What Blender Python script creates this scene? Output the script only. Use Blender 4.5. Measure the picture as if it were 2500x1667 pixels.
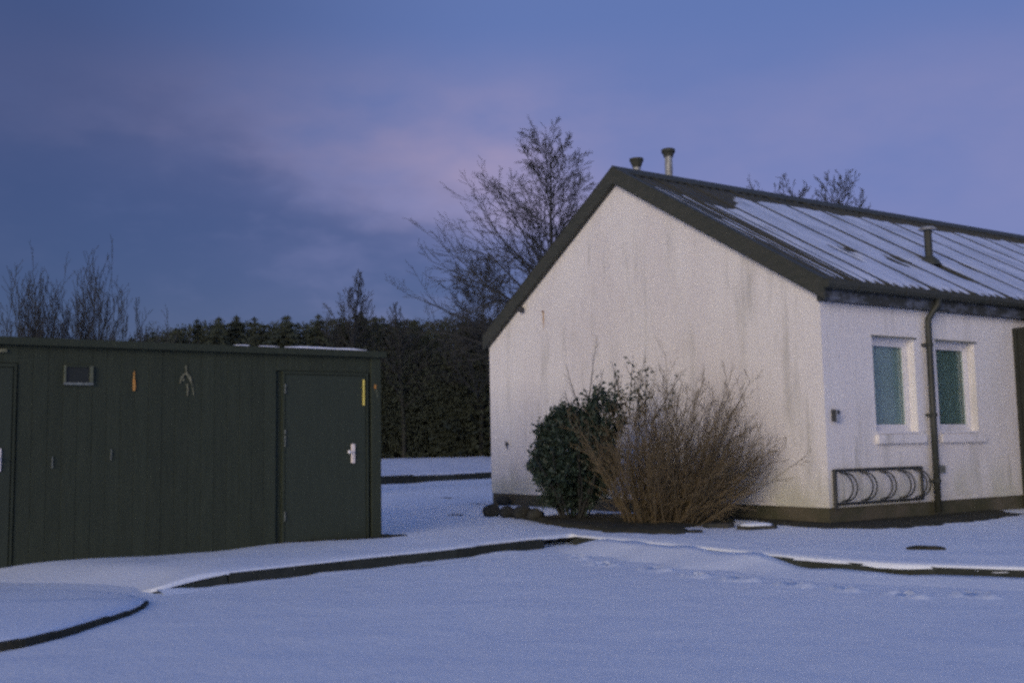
import bpy, math, random
from mathutils import Vector, Matrix, noise
R = math.radians
scene = bpy.context.scene
for o in list(bpy.data.objects):
    bpy.data.objects.remove(o)
col = scene.collection

# ------------------------------------------------------------------ camera
CAM_Z, PITCH, ROLL = 1.19, 0.1016, -0.0184
cd = bpy.data.cameras.new('camera'); cam = bpy.data.objects.new('camera', cd); col.objects.link(cam)
cd.sensor_width = 36.0; cd.lens = 37.13; cd.clip_start = 0.05; cd.clip_end = 3000
_f = Vector((0, math.cos(PITCH), math.sin(PITCH))); _u = Vector((0, -math.sin(PITCH), math.cos(PITCH))); _r = Vector((1, 0, 0))
_r2 = _r * math.cos(ROLL) + _u * math.sin(ROLL); _u2 = -_r * math.sin(ROLL) + _u * math.cos(ROLL)
cam.matrix_world = Matrix(((_r2.x, _u2.x, -_f.x, 0), (_r2.y, _u2.y, -_f.y, 0), (_r2.z, _u2.z, -_f.z, CAM_Z), (0, 0, 0, 1)))
cd.dof.use_dof = True; cd.dof.focus_distance = 13.0; cd.dof.aperture_fstop = 1.8
scene.camera = cam

# ------------------------------------------------------------------ light
SUN_AZ_X, SUN_AZ_Y, SUN_EL = -0.44, -0.898, R(7)         # where the afterglow comes from: behind the camera, a little left
sv = Vector((SUN_AZ_X, SUN_AZ_Y, 0)).normalized() * math.cos(SUN_EL) + Vector((0, 0, math.sin(SUN_EL)))
sd = bpy.data.lights.new('sun', 'SUN'); sun = bpy.data.objects.new('sun', sd); col.objects.link(sun)
sd.energy = 2.1; sd.angle = R(36); sd.color = (1.0, 0.82, 0.61)
sun.rotation_euler = (-sv).to_track_quat('-Z', 'Y').to_euler()
sun.location = sv * 60

world = bpy.data.worlds.new('World'); scene.world = world; world.use_nodes = True
W = world.node_tree; W.nodes.clear()
def wn(t, **k):
    n = W.nodes.new(t)
    for a, b in k.items(): setattr(n, a, b)
    return n
def wl(a, b): W.links.new(a, b)
def wmath(op, a, b=None, c=None, clamp=False):
    n = wn('ShaderNodeMath', operation=op, use_clamp=clamp)
    for i, v in enumerate((a, b, c)):
        if v is None: continue
        if isinstance(v, (int, float)): n.inputs[i].default_value = v
        else: wl(v, n.inputs[i])
    return n.outputs[0]
def wmix(f, a, b):
    n = wn('ShaderNodeMix', data_type='RGBA')
    if isinstance(f, (int, float)): n.inputs[0].default_value = f
    else: wl(f, n.inputs[0])
    for i, v in ((6, a), (7, b)):
        if isinstance(v, tuple): n.inputs[i].default_value = (*v, 1)
        else: wl(v, n.inputs[i])
    return n.outputs[2]
def wsmooth(v, lo, hi):
    n = wn('ShaderNodeMapRange', interpolation_type='SMOOTHSTEP'); wl(v, n.inputs[0])
    n.inputs[1].default_value = lo; n.inputs[2].default_value = hi
    return n.outputs[0]
def wnoise(vec, scale, detail=5, rough=.55):
    n = wn('ShaderNodeTexNoise'); wl(vec, n.inputs['Vector'])
    n.inputs['Scale'].default_value = scale; n.inputs['Detail'].default_value = detail; n.inputs['Roughness'].default_value = rough
    return n.outputs[0]
tc = wn('ShaderNodeTexCoord'); sep = wn('ShaderNodeSeparateXYZ'); wl(tc.outputs['Generated'], sep.inputs[0])
el = wmath('ARCSINE', sep.outputs[2]); az = wmath('ARCTAN2', sep.outputs[0], sep.outputs[1])
vec = wn('ShaderNodeCombineXYZ'); wl(az, vec.inputs[0]); wl(wmath('MULTIPLY', el, 2.2), vec.inputs[1]); vec = vec.outputs[0]
n1 = wnoise(vec, 3.2, 6); n2 = wnoise(vec, 9.0, 5); n3 = wnoise(vec, 1.6, 3)
sky = wn('ShaderNodeTexSky', sky_type='NISHITA', sun_disc=False)
sky.sun_elevation = SUN_EL; sky.sun_rotation = math.atan2(SUN_AZ_X, SUN_AZ_Y)
sky.air_density = 1.2; sky.dust_density = .6; sky.ozone_density = 4.0
skyc = wn('ShaderNodeVectorMath', operation='MULTIPLY'); wl(sky.outputs[0], skyc.inputs[0]); skyc.inputs[1].default_value = (.026, .0275, .050)
# clear dusk sky: deeper blue up high, violet and pink lower down
clear = wmix(wsmooth(el, .10, .42), (.160, .156, .282), (.104, .143, .292))
pinkf = wmath('MULTIPLY', wmath('SUBTRACT', wsmooth(el, .15, .22), wsmooth(el, .27, .40)), wmath('MULTIPLY_ADD', n1, 3.2, -.95, clamp=True))
clear = wmix(wmath('MULTIPLY', wsmooth(el, .40, 1.3), .8), clear, (.140, .222, .500))
pinkf = wmath('MULTIPLY', pinkf, wmath('MULTIPLY_ADD', wsmooth(az, -.02, .16), -.62, 1.0))
clear = wmix(pinkf, clear, (.315, .240, .310))
# dark cloud bank lying low on the left, its top sinking towards the right
edge = wmath('MULTIPLY_ADD', wmath('MAXIMUM', az, -.26), -.36, .198)
e2 = wmath('ADD', wmath('SUBTRACT', edge, el), wmath('ADD', wmath('MULTIPLY_ADD', n1, .24, -.12), wmath('MULTIPLY_ADD', n2, .12, -.06)))
bank = wsmooth(e2, -.03, .05)
bankc = wmix(wsmooth(n1, .35, .7), (.046, .049, .096), (.092, .087, .158))
bankc = wmix(wmath('MULTIPLY', wsmooth(n2, .46, .72), .55), bankc, (.165, .150, .250))
skyall = wmix(wmath('MULTIPLY', bank, .92), clear, bankc)
# lens vignetting painted into the sky colour: its left side darkened unevenly
leftdim = wmath('MULTIPLY', wsmooth(az, .03, -.46), wmath('MULTIPLY_ADD', n3, .6, .62, clamp=True))
skyall = wmix(wmath('MULTIPLY', leftdim, .90), skyall, (.030, .038, .074))
add = wn('ShaderNodeVectorMath', operation='ADD'); wl(skyall, add.inputs[0]); wl(skyc.outputs[0], add.inputs[1]); skyall = add.outputs[0]
bg = wn('ShaderNodeBackground'); bg.inputs[1].default_value = 1.0; wl(skyall, bg.inputs[0])
wo = wn('ShaderNodeOutputWorld'); wl(bg.outputs[0], wo.inputs[0])

vs = scene.view_settings; vs.view_transform = 'Standard'; vs.look = 'None'; vs.gamma = 1.0; vs.exposure = 0.02; vs.use_curve_mapping = False
scene.cycles.use_denoising = False; scene.cycles.use_adaptive_sampling = True; scene.cycles.adaptive_threshold = .045; scene.cycles.adaptive_min_samples = 24
scene.cycles.max_bounces = 6; scene.cycles.transparent_max_bounces = 12
scene.cycles.pixel_filter_type = 'BLACKMAN_HARRIS'; scene.cycles.filter_width = 2.7

# ------------------------------------------------------------------ helpers
def tag(o, label=None, cat=None, group=None, kind=None):
    if label: o['label'] = label
    if cat: o['category'] = cat
    if group: o['group'] = group
    if kind: o['kind'] = kind
    return o
def empty(name, loc, rz=0):
    o = bpy.data.objects.new(name, None); col.objects.link(o); o.location = loc; o.rotation_euler = (0, 0, rz); o.empty_display_size = .2
    return o
class MB:
    def __init__(s): s.v = []; s.f = []
    def quad(s, a, b, c, d):
        n = len(s.v); s.v += [tuple(a), tuple(b), tuple(c), tuple(d)]; s.f.append((n, n+1, n+2, n+3)); return s
    def tri(s, a, b, c):
        n = len(s.v); s.v += [tuple(a), tuple(b), tuple(c)]; s.f.append((n, n+1, n+2)); return s
    def box(s, x0, x1, y0, y1, z0, z1, m=None):
        n = len(s.v)
        pts = [Vector((x, y, z)) for z in (z0, z1) for y in (y0, y1) for x in (x0, x1)]
        if m: pts = [m @ p for p in pts]
        s.v += [tuple(p) for p in pts]
        s.f += [tuple(n+i for i in q) for q in ((0, 2, 3, 1), (4, 5, 7, 6), (0, 1, 5, 4), (2, 6, 7, 3), (0, 4, 6, 2), (1, 3, 7, 5))]
        return s
    def cham(s, x0, x1, y0, y1, z0, z1, c=.008):
        # box with chamfered upright and front edges
        n = len(s.v)
        ring = [(x0+c, y0), (x1-c, y0), (x1, y0+c), (x1, y1-c), (x1-c, y1), (x0+c, y1), (x0, y1-c), (x0, y0+c)]
        ins = [(x0+2*c, y0+c), (x1-2*c, y0+c), (x1-c, y0+2*c), (x1-c, y1-2*c), (x1-2*c, y1-c), (x0+2*c, y1-c), (x0+c, y1-2*c), (x0+c, y0+2*c)]
        rows = [[(*p, z0) for p in ins], [(*p, z0+c) for p in ring], [(*p, z1-c) for p in ring], [(*p, z1) for p in ins]]
        for r_ in rows: s.v += r_
        for k in range(3):
            for i in range(8):
                j = (i+1) % 8; s.f.append((n+k*8+i, n+k*8+j, n+(k+1)*8+j, n+(k+1)*8+i))
        s.f.append(tuple(n+i for i in reversed(range(8)))); s.f.append(tuple(n+24+i for i in range(8)))
        return s
    def prism(s, poly, axis, a0, a1):
        # poly in the two other axes, extruded from a0 to a1
        n = len(s.v); k = len(poly)
        for a in (a0, a1):
            for p in poly:
                q = list(p); q.insert(axis, a); s.v.append(tuple(q))
        s.f.append(tuple(n+i for i in range(k))); s.f.append(tuple(n+k+i for i in reversed(range(k))))
        for i in range(k):
            j = (i+1) % k; s.f.append((n+i, n+k+i, n+k+j, n+j))
        return s
    def tube(s, pts, rad, n=6, cap=True):
        pts = [Vector(p) for p in pts]
        if isinstance(rad, (int, float)): rad = [rad]*len(pts)
        b = len(s.v); up = None
        for i, p in enumerate(pts):
            d = (pts[min(i+1, len(pts)-1)] - pts[max(i-1, 0)])
            d = d.normalized() if d.length > 1e-9 else Vector((0, 0, 1))
            if up is None:
                up = Vector((1, 0, 0)) if abs(d.x) < .8 else Vector((0, 1, 0))
            a = (up - d*up.dot(d))
            a = a.normalized() if a.length > 1e-6 else d.orthogonal().normalized()
            up = a; c = d.cross(a)
            for k in range(n):
                t = 2*math.pi*k/n
                s.v.append(tuple(p + (a*math.cos(t) + c*math.sin(t))*rad[i]))
        for i in range(len(pts)-1):
            for k in range(n):
                j = (k+1) % n; s.f.append((b+i*n+k, b+i*n+j, b+(i+1)*n+j, b+(i+1)*n+k))
        if cap:
            s.f.append(tuple(b+k for k in reversed(range(n)))); s.f.append(tuple(b+(len(pts)-1)*n+k for k in range(n)))
        return s
    def lathe(s, prof, n=12, o=(0, 0, 0)):
        b = len(s.v)
        for (r, z) in prof:
            for k in range(n):
                t = 2*math.pi*k/n; s.v.append((o[0]+r*math.cos(t), o[1]+r*math.sin(t), o[2]+z))
        for i in range(len(prof)-1):
            for k in range(n):
                j = (k+1) % n; s.f.append((b+i*n+k, b+i*n+j, b+(i+1)*n+j, b+(i+1)*n+k))
        s.f.append(tuple(b+k for k in reversed(range(n)))); s.f.append(tuple(b+(len(prof)-1)*n+k for k in range(n)))
        return s
    def mesh(s, name, mat, smooth=False):
        me = bpy.data.meshes.new(name); me.from_pydata(s.v, [], s.f); me.update()
        if mat: me.materials.append(mat)
        if smooth: me.polygons.foreach_set('use_smooth', [True]*len(me.polygons))
        return me
    def build(s, name, mat, parent=None, smooth=False, loc=None):
        o = bpy.data.objects.new(name, s.mesh(name, mat, smooth)); col.objects.link(o)
        if parent: o.parent = parent
        if loc: o.location = loc
        return o
def put(name, me, parent=None, loc=(0, 0, 0), rot=(0, 0, 0), scl=(1, 1, 1)):
    o = bpy.data.objects.new(name, me); col.objects.link(o); o.parent = parent
    o.location = loc; o.rotation_euler = rot; o.scale = scl
    return o
def ns(x, y, z=0.): return noise.noise(Vector((x, y, z)))
def sstep(a, b, t):
    t = min(1, max(0, (t-a)/(b-a))); return t*t*(3-2*t)

# ------------------------------------------------------------------ materials
def mat(name, c1, c2=None, scale=4., rough=.7, bump=0., bscale=40., stretch=(1, 1, 1), metal=0., lo=.35, hi=.65, rnd=0., spec=.3, dist=.02):
    m = bpy.data.materials.new(name); m.use_nodes = True; T = m.node_tree; b = T.nodes['Principled BSDF']
    b.inputs['Roughness'].default_value = rough; b.inputs['Metallic'].default_value = metal; b.inputs['Specular IOR Level'].default_value = spec
    tcn = T.nodes.new('ShaderNodeTexCoord'); mp = T.nodes.new('ShaderNodeMapping'); mp.inputs['Scale'].default_value = stretch
    T.links.new(tcn.outputs['Object'], mp.inputs[0])
    out = None
    if c2:
        nz = T.nodes.new('ShaderNodeTexNoise'); nz.inputs['Scale'].default_value = scale; nz.inputs['Detail'].default_value = 7; nz.inputs['Roughness'].default_value = .6
        T.links.new(mp.outputs[0], nz.inputs['Vector'])
        rp = T.nodes.new('ShaderNodeMapRange'); rp.inputs[1].default_value = lo; rp.inputs[2].default_value = hi; T.links.new(nz.outputs[0], rp.inputs[0])
        mx = T.nodes.new('ShaderNodeMix'); mx.data_type = 'RGBA'; T.links.new(rp.outputs[0], mx.inputs[0])
        mx.inputs[6].default_value = (*c1, 1); mx.inputs[7].default_value = (*c2, 1); out = mx.outputs[2]
    if rnd:
        oi = T.nodes.new('ShaderNodeObjectInfo'); mr = T.nodes.new('ShaderNodeMapRange'); mr.inputs[3].default_value = 1-rnd; mr.inputs[4].default_value = 1+rnd
        T.links.new(oi.outputs['Random'], mr.inputs[0])
        mu = T.nodes.new('ShaderNodeVectorMath'); mu.operation = 'SCALE'
        if out: T.links.new(out, mu.inputs[0])
        else: mu.inputs[0].default_value = c1
        T.links.new(mr.outputs[0], mu.inputs[3]); out = mu.outputs[0]
    if out: T.links.new(out, b.inputs['Base Color'])
    else: b.inputs['Base Color'].default_value = (*c1, 1)
    if bump:
        nb = T.nodes.new('ShaderNodeTexNoise'); nb.inputs['Scale'].default_value = bscale; nb.inputs['Detail'].default_value = 5
        T.links.new(mp.outputs[0], nb.inputs['Vector'])
        bp = T.nodes.new('ShaderNodeBump'); bp.inputs['Strength'].default_value = bump; bp.inputs['Distance'].default_value = dist
        T.links.new(nb.outputs[0], bp.inputs['Height']); T.links.new(bp.outputs[0], b.inputs['Normal'])
    return m
M = {}
M['snow'] = mat('snow', (.85, .92, .99), (.80, .87, .96), scale=1.1, rough=.62, bump=.35, bscale=22, lo=.45, hi=.8, dist=.02)
M['snow_old'] = mat('snow_old', (.82, .87, .94), (.68, .74, .83), scale=2.0, rough=.6, bump=.5, bscale=14, dist=.03)
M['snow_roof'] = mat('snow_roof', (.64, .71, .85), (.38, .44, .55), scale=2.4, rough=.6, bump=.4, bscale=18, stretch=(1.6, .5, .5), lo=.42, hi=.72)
M['kerb'] = mat('kerb', (.044, .050, .040), (.030, .036, .028), scale=6, rough=.85, bump=.4, bscale=60, rnd=.2)
M['soil'] = mat('soil', (.030, .033, .022), (.056, .054, .036), scale=9, rough=.95, bump=.9, bscale=30)
M['stone'] = mat('stone', (.034, .038, .032), (.060, .060, .052), scale=9, rough=.9, bump=.6, bscale=25)
M['roof'] = mat('roof_metal', (.040, .045, .042), (.062, .066, .062), scale=3, rough=.55, stretch=(1, .3, .3))
M['trim'] = mat('dark_trim', (.045, .052, .043), (.062, .066, .054), scale=5, rough=.65, stretch=(1, 1, 4))
M['peel'] = mat('peeling_paint', (.046, .052, .050), (.17, .20, .26), scale=4, rough=.7, stretch=(1, 1, 2.0), lo=.47, hi=.70)
M['board'] = mat('shed_board', (.040, .052, .034), (.032, .043, .028), scale=4, rough=.8, bump=.35, bscale=30, stretch=(6, 6, .7), rnd=.07)
M['door'] = mat('shed_door', (.040, .053, .036), (.035, .047, .032), scale=3, rough=.7, stretch=(5, 5, .6), rnd=.06)
M['timber'] = mat('porch_timber', (.024, .028, .023), (.036, .040, .032), scale=4, rough=.8, stretch=(6, 6, .6), rnd=.2)
M['plinth'] = mat('plinth', (.065, .070, .042), (.115, .105, .078), scale=2.2, rough=.9, bump=.4, bscale=50)
M['frame'] = mat('window_frame', (.74, .74, .76), (.60, .60, .60), scale=3, rough=.45, lo=.5, hi=.8)
M['blind'] = mat('blind', (.46, .49, .49), (.38, .42, .40), scale=1.2, rough=.8)
M['blind2'] = mat('dark_blind', (.25, .29, .26), (.20, .245, .21), scale=1.2, rough=.8)
M['bracketgrey'] = mat('bracket_grey', (.20, .21, .18), (.12, .13, .11), scale=20, rough=.8)
M['blackpipe'] = mat('black_pipe', (.036, .042, .036), (.055, .060, .050), scale=5, rough=.5, stretch=(1, 1, .4))
M['rack'] = mat('rack_steel', (.040, .046, .046), (.060, .062, .058), scale=12, rough=.5, metal=.2)
M['flue'] = mat('galvanised', (.40, .42, .42), (.24, .25, .25), scale=9, rough=.5, metal=.25, stretch=(2, 2, .5), lo=.4, hi=.6)
M['box'] = mat('grey_box', (.36, .40, .46), (.30, .33, .38), scale=8, rough=.5)
M['boxdark'] = mat('box_dark', (.05, .055, .06))
M['yellow'] = mat('yellow_strip', (.95, .80, .20), (.80, .68, .14), scale=14, rough=.4)
M['orange'] = mat('orange_sticker', (.62, .27, .06), (.40, .26, .08), scale=14, rough=.6)
M['pale'] = mat('pale_sticker', (.27, .27, .17), (.10, .11, .07), scale=24, rough=.7)
M['paleframe'] = mat('pale_frame', (.15, .17, .11), (.09, .105, .07), scale=10, rough=.7)
M['handle'] = mat('pale_handle', (.92, .84, .76), (.80, .72, .64), scale=18, rough=.35)
M['knob'] = mat('chrome_knob', (.95, .95, .93), rough=.25)
M['thinmetal'] = mat('thin_metal', (.22, .25, .23), (.11, .13, .12), scale=30, rough=.4)
M['bark'] = mat('bark', (.050, .052, .046), (.032, .035, .032), scale=8, rough=.9)
M['twig'] = mat('twig_dark', (.044, .047, .046), rough=.9)
M['bstem'] = mat('brown_twigs', (.185, .145, .082), (.110, .092, .056), scale=6, rough=.85)
M['leaf'] = mat('evergreen_leaf', (.024, .044, .034), (.038, .062, .046), scale=7, rough=.5, spec=.4)
M['conifer'] = mat('conifer', (.056, .070, .046), (.044, .056, .038), scale=1.2, rough=.95, rnd=.15)
M['scrub'] = mat('scrub', (.054, .066, .045), (.046, .058, .040), scale=1.2, rough=.95)

# glass: mostly see-through with a soft mirror of the sky
g_ = bpy.data.materials.new('glass'); g_.use_nodes = True; T = g_.node_tree; T.nodes.remove(T.nodes['Principled BSDF'])
fr = T.nodes.new('ShaderNodeLayerWeight'); fr.inputs[0].default_value = .25
tr = T.nodes.new('ShaderNodeBsdfTransparent'); tr.inputs[0].default_value = (.82, .90, .90, 1); gl = T.nodes.new('ShaderNodeBsdfGlossy'); gl.inputs['Roughness'].default_value = .05
mx = T.nodes.new('ShaderNodeMixShader'); fm_ = T.nodes.new('ShaderNodeMath'); fm_.operation = 'MULTIPLY'; fm_.inputs[1].default_value = .35; T.links.new(fr.outputs[1], fm_.inputs[0]); T.links.new(fm_.outputs[0], mx.inputs[0]); T.links.new(tr.outputs[0], mx.inputs[1]); T.links.new(gl.outputs[0], mx.inputs[2])
T.links.new(mx.outputs[0], T.nodes['Material Output'].inputs[0]); M['glass'] = g_

def wall_material():
    m = bpy.data.materials.new('weathered_render'); m.use_nodes = True; T = m.node_tree; b = T.nodes['Principled BSDF']; b.inputs['Roughness'].default_value = .9; b.inputs['Specular IOR Level'].default_value = .1
    N = T.nodes.new; L = T.links.new
    tcn = N('ShaderNodeTexCoord'); sp = N('ShaderNodeSeparateXYZ'); L(tcn.outputs['Object'], sp.inputs[0])
    def nz(scale, stretch, detail=6, rough=.6):
        mp = N('ShaderNodeMapping'); mp.inputs['Scale'].default_value = stretch; L(tcn.outputs['Object'], mp.inputs[0])
        n = N('ShaderNodeTexNoise'); n.inputs['Scale'].default_value = scale; n.inputs['Detail'].default_value = detail; n.inputs['Roughness'].default_value = rough; L(mp.outputs[0], n.inputs['Vector']); return n.outputs[0]
    def rng(v, a, b_, c=0., d=1.):
        n = N('ShaderNodeMapRange'); n.interpolation_type = 'SMOOTHSTEP'; L(v, n.inputs[0])
        for i, q in enumerate((a, b_, c, d)): n.inputs[i+1].default_value = q
        return n.outputs[0]
    def mul(a, b_):
        n = N('ShaderNodeMath'); n.operation = 'MULTIPLY'; L(a, n.inputs[0])
        if isinstance(b_, float): n.inputs[1].default_value = b_
        else: L(b_, n.inputs[1])
        return n.outputs[0]
    def mixc(f, a, c):
        n = N('ShaderNodeMix'); n.data_type = 'RGBA'; L(f, n.inputs[0])
        if isinstance(a, tuple): n.inputs[6].default_value = (*a, 1)
        else: L(a, n.inputs[6])
        n.inputs[7].default_value = (*c, 1); return n.outputs[2]
    c = mixc(rng(nz(.7, (1, 1, .6)), .35, .7), (.82, .81, .79), (.75, .73, .72))
    c = mixc(mul(rng(nz(2.6, (1, 1, .16), 8, .65),   .50, .76), .60), c, (.43, .43, .39))     # rain streaks
    c = mixc(mul(rng(nz(5.5, (1, 1, .10), 6, .6),  .56, .74), .45), c, (.40, .40, .36))      # thin streaks
    c = mixc(mul(rng(nz(1.6, (1, 1, .5), 7, .6), .55, .8), .40), c, (.58, .54, .52))        # pinkish blotches
    lowf = mul(rng(sp.outputs[2], 1.15, .33), rng(nz(2.2, (1, 1, .7), 7), .30, .62))
    c = mixc(mul(lowf, .55), c, (.40, .42, .29))                                           # green algae near the plinth
    L(c, b.inputs['Base Color'])
    nb = nz(85, (1, 1, 1), 4); nb2 = nz(9, (1, 1, 1), 4)
    ad = N('ShaderNodeMath'); ad.operation = 'MULTIPLY_ADD'; L(nb2, ad.inputs[0]); ad.inputs[1].default_value = 1.2; L(nb, ad.inputs[2])
    bp = N('ShaderNodeBump'); bp.inputs['Strength'].default_value = .45; bp.inputs['Distance'].default_value = .012; L(ad.outputs[0], bp.inputs['Height']); L(bp.outputs[0], b.inputs['Normal'])
    return m
M['wall'] = wall_material()

# ------------------------------------------------------------------ ground
def lines(fine0, fine1, step, far, grow=1.35):
    a = []; x = fine0
    while x < fine1: a.append(x); x += step
    a.append(fine1)
    s_ = step; x = fine0; b = []
    while x > -far: s_ *= grow; x -= s_; b.append(x)
    s_ = step; x = fine1; c = []
    while x < far: s_ *= grow; x += s_; c.append(x)
    return b[::-1] + a + c
FEET = [(0.634, 11.592), (0.951, 10.934), (1.335, 10.48), (1.64, 9.898), (1.992, 9.521), (2.29, 9.032), (2.685, 8.81), (3.098, 8.393), (3.548, 8.26)]
def road_z(x, y):
    fade = 1 - sstep(14, 40, math.hypot(x, y-8))
    z = fade*(.012*ns(x*.38, y*.5, 3.1) + .006*ns(x*1.7, y*1.9, 7.7) + .004*ns(x*3.3, y*3.9, 1.2) + .003*ns(x*8, y*8, 4.2))
    for k, (fx, fy) in enumerate(FEET2):
        if abs(x-fx) < .35 and abs(y-fy) < .35:
            a = FA[k]; dx = (x-fx)*math.cos(a)+(y-fy)*math.sin(a); dy = -(x-fx)*math.sin(a)+(y-fy)*math.cos(a)
            q = math.sqrt((dx/.12)**2 + (dy/.07)**2) + .25*ns(x*14, y*14, k)
            z += -.06*(1-sstep(.40, 1.0, q)) + .036*math.exp(-((q-1.15)/.28)**2)
    return z
rg = random.Random(2); FEET2 = []; FA = []
for i, (x, y) in enumerate(FEET):
    FEET2.append((x+rg.uniform(-.06, .06), y+rg.uniform(-.06, .06))); FA.append(-.8+rg.uniform(-.5, .5))
xs = lines(-5, 6, .045, 420, 1.3); ys = lines(3.2, 13.5, .045, 420, 1.3)
mb = MB(); mb.v = [(x, y, road_z(x, y)) for y in ys for x in xs]; nx = len(xs)
mb.f = [(j*nx+i, j*nx+i+1, (j+1)*nx+i+1, (j+1)*nx+i) for j in range(len(ys)-1) for i in range(nx-1)]
road = mb.build('road', M['snow'], smooth=True); tag(road, 'smooth blue snow lying over the road in the foreground', kind='structure')
KL = [(-3.133, 9.363), (-1.892, 10.587), (-.452, 12.03), (.70, 13.17)]
KR = [(.70, 13.17), (1.912, 11.364), (2.79, 9.99), (3.35, 9.45), (4.248, 9.007), (6.0, 8.3), (9.5, 7.0)]
KALL = [(-30, 10.6), (-6, 10.4), (-4.2, 10.0), (-3.5, 9.62)] + KL + KR[1:] + [(30, 3.0)]
def kerb_y(x):
    for (x0, y0), (x1, y1) in zip(KALL, KALL[1:]):
        if x0 <= x <= x1: return y0 + (y1-y0)*(x-x0)/(x1-x0)
    return KALL[-1][1]
def far_y(x): return min(49, max(26, 40.2 + 1.1*x))
def pave_z(x, y):
    d = y - kerb_y(x)
    ramp = sstep(-3.5, -2.75, x)
    h = .118*ramp + (1-ramp)*.112*sstep(0.0, 1.0, d) - (1-ramp)*.015*(1-sstep(0, .3, d))
    z = h + .026*(1-math.exp(-d/.10))*ramp
    amp = sstep(0, .5, d)
    z += amp*(.016*ns(x*.5, y*.7, 5) + .010*ns(x*1.4, y*1.8, 9) + .005*ns(x*5, y*5, 2))
    # trodden track in front of the house, running alongside the right-hand kerb
    if x > .5: z += .020*max(0, ns((x+y)*.9, (d-2.0)*2.2, 4))*sstep(.5, 1.5, x)*(1-sstep(3.0, 3.6, d))
    z += .25*sstep(12, 26, d)*0
    return z
def bare(x):   # how far the snow stands back from the kerb edge (bare kerb top near the corner)
    e = .004 + .035*max(0, ns(x*2.3, 2.2)) + .02*max(0, ns(x*8, 1.1)) 
    if -.45 < x < .72: e = .11 + .02*ns(x*4, 1)
    return e
pxs = []
x = -30.
while x < 30:
    pxs.append(x); x += .07 if -4.5 < x < 6 else (.3 if -9 < x < 10 else 1.5)
ds = [0, .012, .03, .06, .10, .15, .22, .3, .4, .5, .62, .75, .9, 1.05, 1.2, 1.35, 1.5, 1.65, 1.8, 1.95, 2.1, 2.3, 2.5, 2.75, 3, 3.3, 3.7, 4.2, 4.8, 5.5, 6.3, 7.2, 8.2, 9.4, 10.8, 12.4, 14.2]
mb = MB(); rows = []
for x in pxs:
    k0 = kerb_y(x) + bare(x); fy = far_y(x)
    yy = [k0 + d for d in ds]
    e_ = yy[-1]; yy += [e_ + (fy+.1-e_)*t for t in (.12, .25, .4, .55, .7, .85, .93, 1.)]
    row = []
    for i, y in enumerate(yy):
        z = pave_z(x, y)
        if i == 0: z -= .020
        row.append((x, y, z))
    # skirt down to the kerb top
    rows.append([(x, k0-.004, (-.03 if not -3.6 < x < 9.5 else -.03 + (.098+.03)*sstep(-3.5, -2.6, x) if x < -2.6 else .098 - .030*max(0, ns(x*2.1, 8.4)) - .02*max(0, ns(x*7, 3))))] + row)
nr = len(rows[0])
for r_ in rows: mb.v += r_
mb.f = [(i*nr+j, (i+1)*nr+j, (i+1)*nr+j+1, i*nr+j+1) for i in range(len(rows)-1) for j in range(nr-1)]
pave = mb.build('pavement', M['snow'], smooth=True); tag(pave, 'snow covered pavement behind the dark kerb', kind='structure')

def resample(pl, step):
    out = [Vector((*pl[0], 0))]; acc = 0
    for (a, b) in zip(pl, pl[1:]):
        a = Vector((*a, 0)); b = Vector((*b, 0)); L_ = (b-a).length; t = step-acc
        while t <= L_: out.append(a + (b-a)*(t/L_)); t += step
        acc = (acc + L_) % step
    return out
kerb = empty('kerb', (0, 0, 0)); tag(kerb, 'dark stone kerb around the snowy pavement', kind='structure')
rg = random.Random(5)
for pl in (KL, KR):
    pts = resample(pl, .70)
    for a, b in zip(pts, pts[1:]):
        d = b-a; L_ = d.length
        s_ = MB().cham(.0005, L_-.0005, 0, .13, -.1, .108, .004).build('kerb_stone', M['kerb'], kerb)
        s_.location = (a.x, a.y, (-.105 if (a-Vector((-3.133, 9.363, 0))).length < .05 else rg.uniform(-.002, .002))); s_.rotation_euler = (0, (-.145 if (a-Vector((-3.133, 9.363, 0))).length < .05 else rg.uniform(-.002, .002)), math.atan2(d.y, d.x))
# drifts blown against the kerb face
def drift(name, pts, height, wide, seed):
    b = MB(); prof = [(-.04, .0), (.02, 1.0), (.22, .76), (.5, .44), (.8, .14), (1.05, -.25)]; n = len(pts)
    for i, (p, h) in enumerate(zip(pts, height)):
        q = pts[min(i+1, n-1)]; o = pts[max(i-1, 0)]; t = (q-o).normalized(); nrm = Vector((t.y, -t.x, 0))
        w_ = wide*(.75+.5*(ns(i*.21, seed)+.5))
        for (u_, v_) in prof:
            pp = p + nrm*(u_*w_); b.v.append((pp.x, pp.y, max(-.02, v_*h*(1+.25*ns(i*.33, u_*3, seed))) if u_ > -.03 else h*.6))
    k = len(prof)
    b.f = [(i*k+j, i*k+j+1, (i+1)*k+j+1, (i+1)*k+j) for i in range(n-1) for j in range(k-1)]
    o = b.build(name, M['snow'], smooth=True); return tag(o, kind='structure')
pr = resample(KR, .12); hs = [.132*sstep(0, 5, i)*(1 - sstep(2.35, 2.95, p.x)) - .012 + .02*ns(i*.3, 4) for i, p in enumerate(pr)]
hs = [max(h, (.045 + .012*ns(i*.4, 7))*sstep(2.2, 2.9, p.x)) for i, (h, p) in enumerate(zip(hs, pr))]
tag(drift('snow_drift', pr, hs, .62, 2.2), 'snow drift smoothing over the kerb right of the corner')
pl_ = resample(KL, .12); hs = [.004 + .018*abs(ns(i*.9, 2.1)) + .035*max(0, ns(i*.16, 9.1)) + .03*(1-sstep(0, 4, i)) for i, p in enumerate(pl_)]
hs = [h - .035*sstep(8, 20, i)*0 for i, h in enumerate(hs)]
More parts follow.
